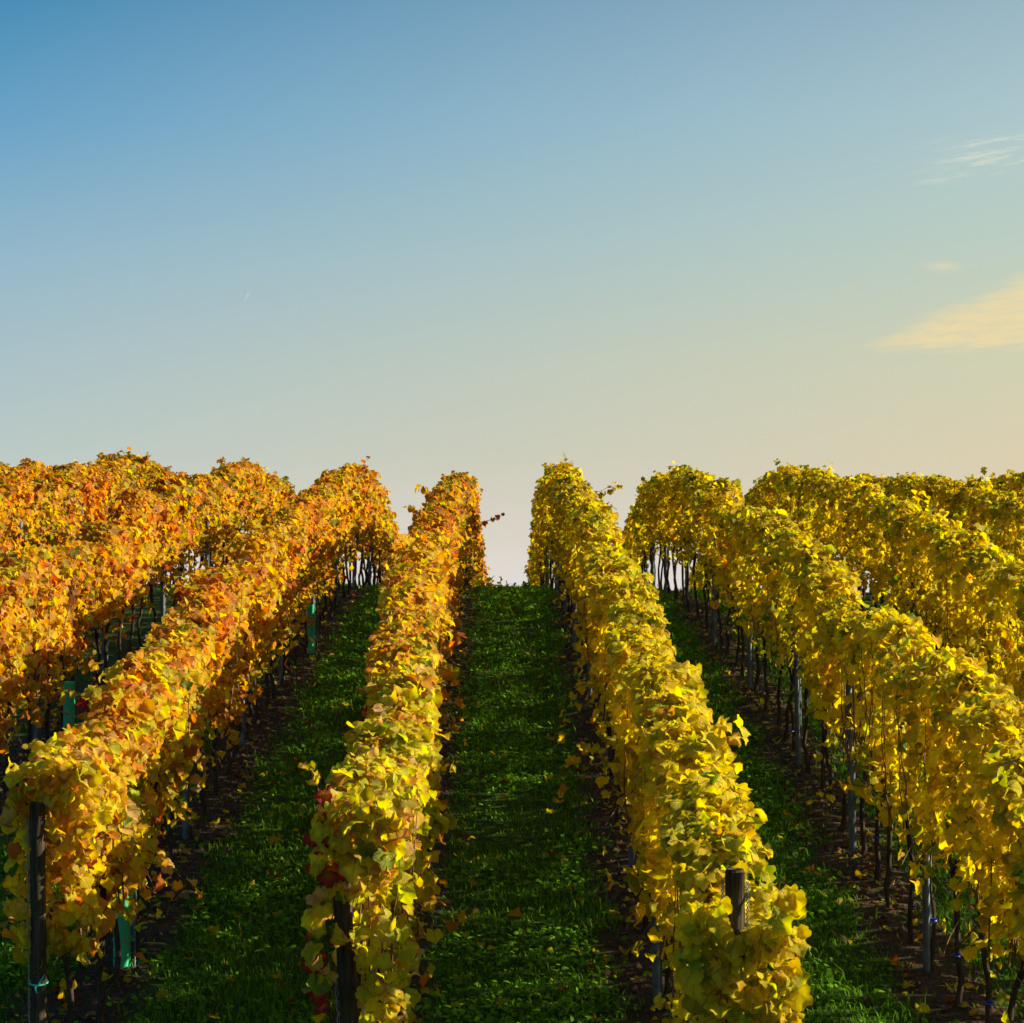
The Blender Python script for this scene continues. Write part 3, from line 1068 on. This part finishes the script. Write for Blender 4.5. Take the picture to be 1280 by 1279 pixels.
STAKE, HOOKS = stake_mesh(), hook_mesh()
STAKES = {'R2': [13.5, 17.2, 20.9, 24.95, 29.6, 34.2, 38.8, 43.4, 47.6], 'R1': [12.4, 16.2, 20.1, 24.6, 29.2, 33.8, 38.4, 43.0, 47.6],
          'L1': [15.2, 19.6, 24.1, 28.7, 33.3, 37.9, 42.5, 47], 'L2': [17.75, 21.2, 25.5, 29.6, 34.2, 38.8, 43.4, 47.8],
          'L3': [24.3, 28.6, 33, 37.6, 42.2, 46.6], 'R3': [25.2, 29.8, 34.4, 39, 43.6, 47.8], 'L4': [33.2, 37.8, 42.4, 46.8], 'R4': [34.0, 38.6, 43.2, 47.6]}
STK = {'R1': 'up from the bare-topped wooden end post', 'L1': 'up from the leaning leaf-covered end post', 'L2': 'up from the tall end post by the green grow tube'}
for row, dl in STAKES.items():
    for k, d in enumerate(dl):
        x = float(row_x(row, d)) + float(rng.normal(0, .015)) - (.04 if row in ('R1', 'R2') else 0)
        idx = k + 1 if row in STK else len(dl) - k
        o = obj('steel_stake', None, loc=(x, d, gz(x, d)), category='trellis stake', group='steel trellis stakes along the vine rows',
                label='grey steel trellis stake, %s %s' % (ordinal(idx), STK.get(row, ROWNAME[row])))
        o.rotation_euler = (float(rng.normal(0, .012)), float(rng.normal(0, .012)), math.radians(float(rng.normal(0, 6))))
        o.empty_display_size = .2
        obj('profile', STAKE, o)
        obj('wire_hooks', HOOKS, o, kind='stuff')


def grow_tube(x, y, height, label):
    n = 12
    r_ = .052
    z = np.array([0.0, .015, height - .02, height - .005, height])
    th = np.arange(4) / 4 * 2 * math.pi + .5
    sq = []
    for a in range(4):
        for q in (0.15, 0.5, 0.85):
            p0 = np.array([math.cos(th[a]), math.sin(th[a])]); p1 = np.array([math.cos(th[(a + 1) % 4]), math.sin(th[(a + 1) % 4])])
            sq.append(p0 * (1 - q) + p1 * q)
    sq = np.array(sq) * r_ * 1.3
    rr = np.array([1.0, 1.0, 1.0, 1.05, 1.05])
    outer = np.array([(a * k_, b * k_, zz_) for k_, zz_ in zip(rr, z) for a, b in sq])
    inner = np.array([(a * k_ * .95, b * k_ * .95, zz_) for k_, zz_ in zip(rr, z) for a, b in sq])
    f = []
    m_ = len(sq)
    N_ = len(outer)
    for i_ in range(len(z) - 1):
        for s_ in range(m_):
            p, q = i_ * m_ + s_, i_ * m_ + (s_ + 1) % m_
            f += [(p, q, q + m_), (p, q + m_, p + m_)]
            f += [(N_ + p, N_ + q + m_, N_ + q), (N_ + p, N_ + p + m_, N_ + q + m_)]
    tp_ = (len(z) - 1) * m_
    for s_ in range(m_):
        p, q = tp_ + s_, tp_ + (s_ + 1) % m_
        f += [(p, q, N_ + q), (p, N_ + q, N_ + p)]
    root = obj('grow_tube', None, loc=(x, y, gz(x, y) - .01), category='grow tube', label=label, group='green plastic grow tubes on young vines')
    obj('sleeve', mesh_np('sleeve', np.concatenate([outer, inner]), np.array(f), M_TUBE), root)
    st, sf = tube(np.array([[.085, 0, -.1], [.085, 0, height + .35]]), .007, 6)
    obj('rod', mesh_np('rod', st, sf, M_STEEL, smooth=True), root)
    for zq in (height * .3, height * .8):
        th2 = np.linspace(0, 2 * math.pi, 17)
        v, f2 = tube(np.stack([.075 * np.cos(th2) + .012, .068 * np.sin(th2), zq + 0 * th2], 1), .003, 4)
        obj('tie', mesh_np('tie', v, f2, M_WIRE), root)


grow_tube(-2.60, 17.15, .62, 'bright green plastic grow tube beside the tall end post')
grow_tube(-2.56, 32.6, .62, 'green plastic grow tube far up its row, by trunks and grass aisle')
grow_tube(-4.42, 25.6, .62, 'dim green grow tube half hidden in shade between two orange rows')

WN = {'R1': 'row with the bare-topped end post', 'L1': 'row with the leaning end post', 'L2': 'row of green grow tubes', 'R2': 'row of exposed steel stakes'}
for row in ('R1', 'L1', 'L2', 'R2'):
    start = {'R1': 11.15, 'L1': 13.05, 'L2': 14.2, 'R2': 12.5}[row]
    for hgt, nm in ((.74, 'lowest'), (1.2, 'middle'), (1.45, 'upper')):
        yy = np.arange(start, 52, .6)
        v, f = tube(np.stack([row_x(row, yy) - .03 + 0 * yy, yy, np.interp(yy, _dd, _zz) - .012 * ROWX[row] + hgt + .012 * np.sin(yy * 1.4)], 1), .0016, 4)
        obj('trellis_wire', mesh_np('trellis_wire', v, f, M_WIRE), category='wire', label='%s thin trellis wire along the %s' % (nm, WN[row]), group='trellis wires')

# ------------------------------------------------------------------ turf
patch = noise2(77)
patch2 = noise2(78)


def lane_points(density_of, lanes):
    P = []
    for (xa, xb, ya, yb) in lanes:
        for y0 in np.arange(ya, yb, 1.0):
            n = int(density_of(y0 + .5) * (xb - xa))
            P.append(np.stack([rng.uniform(xa, xb, n), rng.uniform(y0, y0 + 1, n)], 1))
    p = np.concatenate(P)
    e = row_dist(p[:, 0]) + 0.14 * patch(p[:, 0] * 3.1, p[:, 1] * 2.6)
    keep = rng.random(len(p)) < np.clip((e - .20) / .20, 0.06, 1)
    return p[keep]


LANES = [(-.88, .97, 11.0, 53.5), (.97, 2.82, 11.0, 53.0), (-2.66, -.88, 11.5, 53.0), (-4.51, -2.66, 13.5, 50.0), (2.82, 4.67, 16.0, 50)]
p = lane_points(lambda y: np.interp(y, [11, 20, 30, 45, 54], [1300, 1050, 520, 360, 420]), LANES)
n = len(p)
dens = patch(p[:, 0] * 1.6, p[:, 1] * 1.3) + 0.6 * patch2(p[:, 0] * 4, p[:, 1] * 3)
ht = rng.gamma(5, .0088, n) * np.clip(1.0 + .55 * dens, .4, 2.0) * np.interp(p[:, 1], [12, 30, 50], [1, 1.05, 1.1])
wd = rng.uniform(.0028, .0052, n) * np.interp(p[:, 1], [12, 25, 50], [1, 1.5, 2.6])
az = rng.uniform(0, 2 * math.pi, n)
bend = rng.uniform(.25, 1.0, n) * ht
dx, dy = np.cos(az), np.sin(az)
z0 = ground(p[:, 0], p[:, 1]) - .006
b0 = np.stack([p[:, 0] - dy * wd, p[:, 1] + dx * wd, z0], 1)
b1 = np.stack([p[:, 0] + dy * wd, p[:, 1] - dx * wd, z0], 1)
mid = np.stack([p[:, 0] + dx * bend * .3, p[:, 1] + dy * bend * .3, z0 + ht * .62], 1)
m0 = mid + np.stack([-dy * wd * .8, dx * wd * .8, 0 * wd], 1)
m1 = mid + np.stack([dy * wd * .8, -dx * wd * .8, 0 * wd], 1)
tp = np.stack([p[:, 0] + dx * bend, p[:, 1] + dy * bend, z0 + ht], 1)
V = np.stack([b0, b1, m1, m0, tp], 1).reshape(-1, 3)
i = np.arange(n)[:, None] * 5
F = np.concatenate([i + np.array([[0, 1, 2]]), i + np.array([[0, 2, 3]]), i + np.array([[3, 2, 4]])])
c0 = np.array([.105, .26, .012]) * rng.uniform(.6, 1.35, (n, 1))
yel = rng.random(n) < np.clip(.05 + .08 * patch2(p[:, 0] * 1.1 + 9, p[:, 1] * .9), 0.01, .3)
c0[yel] = np.array([.20, .19, .04]) * rng.uniform(.7, 1.2, (yel.sum(), 1))
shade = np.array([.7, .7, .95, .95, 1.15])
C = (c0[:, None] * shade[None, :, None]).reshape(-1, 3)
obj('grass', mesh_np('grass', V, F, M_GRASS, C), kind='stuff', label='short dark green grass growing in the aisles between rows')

# broad-leaved weeds and clover in the turf
p = lane_points(lambda y: np.interp(y, [11, 20, 30, 45, 54], [560, 470, 230, 110, 90]), LANES[:4])
e = patch(p[:, 0] * 1.2 + 31, p[:, 1] * 1.0)
p = p[rng.random(len(p)) < np.clip(.45 + .8 * e, .05, 1)]
n = len(p)
pos = np.stack([p[:, 0], p[:, 1], ground(p[:, 0], p[:, 1]) + rng.uniform(.01, .06, n)], 1)
nrm = rng.normal(0, .45, (n, 3)) + np.array([0, -.1, 1])
R = frames(nrm, rng.normal(0, 1, (n, 3)))
tv = np.array([[0, 0, 0], [.28, .35, .06], [.24, .75, .03], [0, 1, -.1], [-.24, .75, .03], [-.28, .35, .06]])
tf = np.array([[0, 1, 5], [1, 2, 4], [1, 4, 5], [2, 3, 4]])
wsz = rng.uniform(.028, .062, n) * np.interp(p[:, 1], [12, 25, 50], [1, 1.15, 1.5])
V = (np.einsum('nij,vj->nvi', R, tv) * wsz[:, None, None] + pos[:, None]).reshape(-1, 3)
F = (tf[None] + (np.arange(n) * 6)[:, None, None]).reshape(-1, 3)
c0 = np.array([.105, .28, .016]) * rng.uniform(.6, 1.5, (n, 1)) + rng.uniform(0, .03, (n, 1)) * np.array([1, .6, 0])
obj('ground_weeds', mesh_np('ground_weeds', V, F, M_GRASS, np.repeat(c0, 6, 0)), kind='stuff', label='low broad-leaved weeds and clover mixed into the grass aisles')

# crumbs of soil under the vines
tv = np.array([[1, 0, 0], [-1, 0, 0], [0, 1, 0], [0, -1, 0], [0, 0, 1], [0, 0, -.6]], float)
tf = np.array([[0, 2, 4], [2, 1, 4], [1, 3, 4], [3, 0, 4]])
P = []
for row in ('R1', 'R2', 'L1', 'L2', 'L3', 'R3'):
    n = 3600
    y_ = rng.uniform(max(ROWS[row][0] - 1, 11), 40, n)
    P.append(np.stack([ROWX[row] + rng.normal(0, .24, n), y_], 1))
p = np.concatenate(P)
n = len(p)
sz = rng.gamma(2.2, .007, n).clip(.004, .05)
V = tv[None] * sz[:, None, None] * rng.uniform(.6, 1.3, (n, 6, 1))
V = (V + np.stack([p[:, 0], p[:, 1], ground(p[:, 0], p[:, 1])], 1)[:, None]).reshape(-1, 3)
F = (tf[None] + (np.arange(n) * 6)[:, None, None]).reshape(-1, 3)
m, t = material('soil_clod')
geo = t.add('ShaderNodeNewGeometry')
nn = t.noise(geo.outputs['Position'], 22, 4, .6)
finish(t, principled(t, t.ramp(nn, [(.3, (.032, .021, .013, 1)), (.7, (.10, .067, .042, 1))]), .95, spec=.1))
obj('soil_clods', mesh_np('soil_clods', V, F, m), kind='stuff', label='loose brown soil clods on the strips under the vines')

# ------------------------------------------------------------------ fallen leaves
fall = [leaf_template(16, False, 300 + k) for k in range(8)]
fcols = [PAL['yellow'] * .85, PAL['gold'] * .8, PAL['lemon'] * .75, PAL['brown'] * .9, PAL['rust'] * .7, np.array([.5, .36, .12])]
FB = []
for k in range(30):
    tv, tf, tq, tl = fall[k % 8]
    c = fcols[[0, 1, 2, 3, 1, 5, 0, 4, 2, 5][k % 10]]
    l = tl.copy(); l[:, 2] = rng.random()
    cc = c[None] * (1 - .25 * tq[:, None]) * rng.uniform(.8, 1.1)
    v = tv - tv.mean(0)
    v[:, 2] *= 1.3
    v[:, 2] -= v[:, 2].min()
    FB.append((mesh_np('fallen_leaf', v, tf, M_LEAF, cc, l, smooth=True), ['yellow', 'gold', 'pale yellow', 'brown', 'rust brown', 'tan'][[0, 1, 2, 3, 1, 5, 0, 4, 2, 5][k % 10]]))


def on_strip(n, rows, ymax):
    out_ = []
    while len(out_) < n:
        row = rows[rng.integers(len(rows))]
        y = float(11.5 + (ymax - 11.5) * rng.random() ** 1.25)
        x = ROWX[row] + float(rng.normal(0, .30)) - (.18 if row[0] == 'R' else -.18)
        if abs(x) * FPX / y < 660 and 745 + (EYE - gz(x, y)) / y * FPX < 1300:
            out_.append((x, y))
    return out_


def on_grass(n, ymax):
    out_ = []
    while len(out_) < n:
        y = float(13 + (ymax - 13) * rng.random() ** 1.4)
        x = float(rng.uniform(-2.5, 2.7))
        if row_dist(np.array([x]))[0] > .4 and abs(x) * FPX / y < 650 and 745 + (EYE - gz(x, y)) / y * FPX < 1300:
            out_.append((x, y))
    return out_


SOILN = {'R1': 'near the bare-topped end post row', 'R2': 'along the exposed steel stakes', 'L1': 'under the leaning end post row', 'L2': 'along the grow tube row'}
for pts, lift, soil_ in ((on_strip(190, ['R1', 'R2', 'R2', 'L2', 'L1', 'L2'], 36), .012, True), (on_grass(110, 40), .035, False)):
    for x, y in pts:
        me, hue = FB[int(rng.integers(30))]
        if soil_:
            row = min(('R1', 'R2', 'L1', 'L2'), key=lambda r: abs(ROWX[r] - x))
            lab = '%s fallen vine leaf on bare soil %s' % (hue, SOILN[row])
        else:
            aisle = 'the middle grass aisle' if ROWX['L1'] < x < ROWX['R1'] else ('the aisle before the exposed steel stakes' if x > 0 else 'the aisle beside the grow tube row')
            lab = '%s fallen vine leaf lying on grass of %s' % (hue, aisle)
        o = obj('fallen_leaf', me, loc=(x, y, gz(x, y) + lift), category='leaf', label=lab, group='fallen leaves, ' + lab)
        o.rotation_euler = (float(rng.normal(0, .3)), float(rng.normal(0, .3)), float(rng.uniform(0, 6.28)))
        s_ = float(rng.uniform(.06, .115))
        o.scale = (s_, s_, s_)

# leaf litter too fine to pick apart, mostly brown and yellow bits on the soil strips
P = []
for row in ('R1', 'R2', 'L1', 'L2', 'R3', 'L3'):
    n = 800
    y_ = 11.5 + 32 * rng.random(n)
    P.append(np.stack([ROWX[row] + rng.normal(0, .27, n), y_], 1))
p = np.concatenate(P)
n = len(p)
pos = np.stack([p[:, 0], p[:, 1], ground(p[:, 0], p[:, 1]) + .012], 1)
R = frames(rng.normal(0, .35, (n, 3)) + np.array([0, 0, 1.]), rng.normal(0, 1, (n, 3)))
b = np.array(fcols)[rng.choice(6, n, p=[.2, .2, .12, .22, .13, .13])] * rng.uniform(.5, 1.05, (n, 1))
vv, ff, cc, ll = bake_leaves(pos, R, rng.uniform(.035, .085, n), b, b * .8, b, T_MID)
obj('leaf_litter', mesh_np('leaf_litter', vv, ff, M_LEAF, cc, ll, smooth=True), kind='stuff', label='small brown and yellow leaf litter on the soil strips')

# small vine tips peeping over the brow at the end of the middle aisle
def brow_plant(x, y, n, spread, hgt, label, green):
    root = obj('young_vine', None, loc=(x, y, gz(x, y)), category='plant', label=label)
    q = np.linspace(0, 1, 5)
    v, f = tube(np.stack([.04 * np.sin(q * 4), 0 * q, q * hgt * .8 - .03], 1), np.linspace(.01, .004, 5), 5)
    obj('stem', mesh_np('stem', v, f, M_CANE), root)
    pos = np.stack([rng.normal(0, spread, n), rng.normal(0, spread * .5, n), rng.uniform(.15, 1, n) * hgt], 1)
    R = frames(rng.normal(0, .6, (n, 3)) + np.array([0, -.6, .5]), rng.normal(0, .5, (n, 3)) + np.array([0, 0, -1]))
    b = np.tile(PAL['green'] if green else PAL['yellow'], (n, 1)) * rng.uniform(.8, 1.1, (n, 1))
    for j in range(n):
        vv, ff, cc, ll = bake_leaves(np.zeros((1, 3)), R[j:j + 1], np.array([.12]), b[j:j + 1], b[j:j + 1], b[j:j + 1], T_MID)
        obj('leaf', mesh_np('leaf', vv, ff, M_LEAF, cc, ll), root, loc=tuple(pos[j]))


brow_plant(-.46, 47.4, 22, .13, .26, 'small yellow vine seedling on the hilltop at the aisle end', False)
brow_plant(.24, 47.2, 8, .06, .16, 'tiny green weed on the hilltop beside the yellow row', True)
print('leaf objects', n_leaf_objects, 'objects', len(COL.objects), 'vines', sum(o.name.startswith('grape_vine') for o in COL.objects))
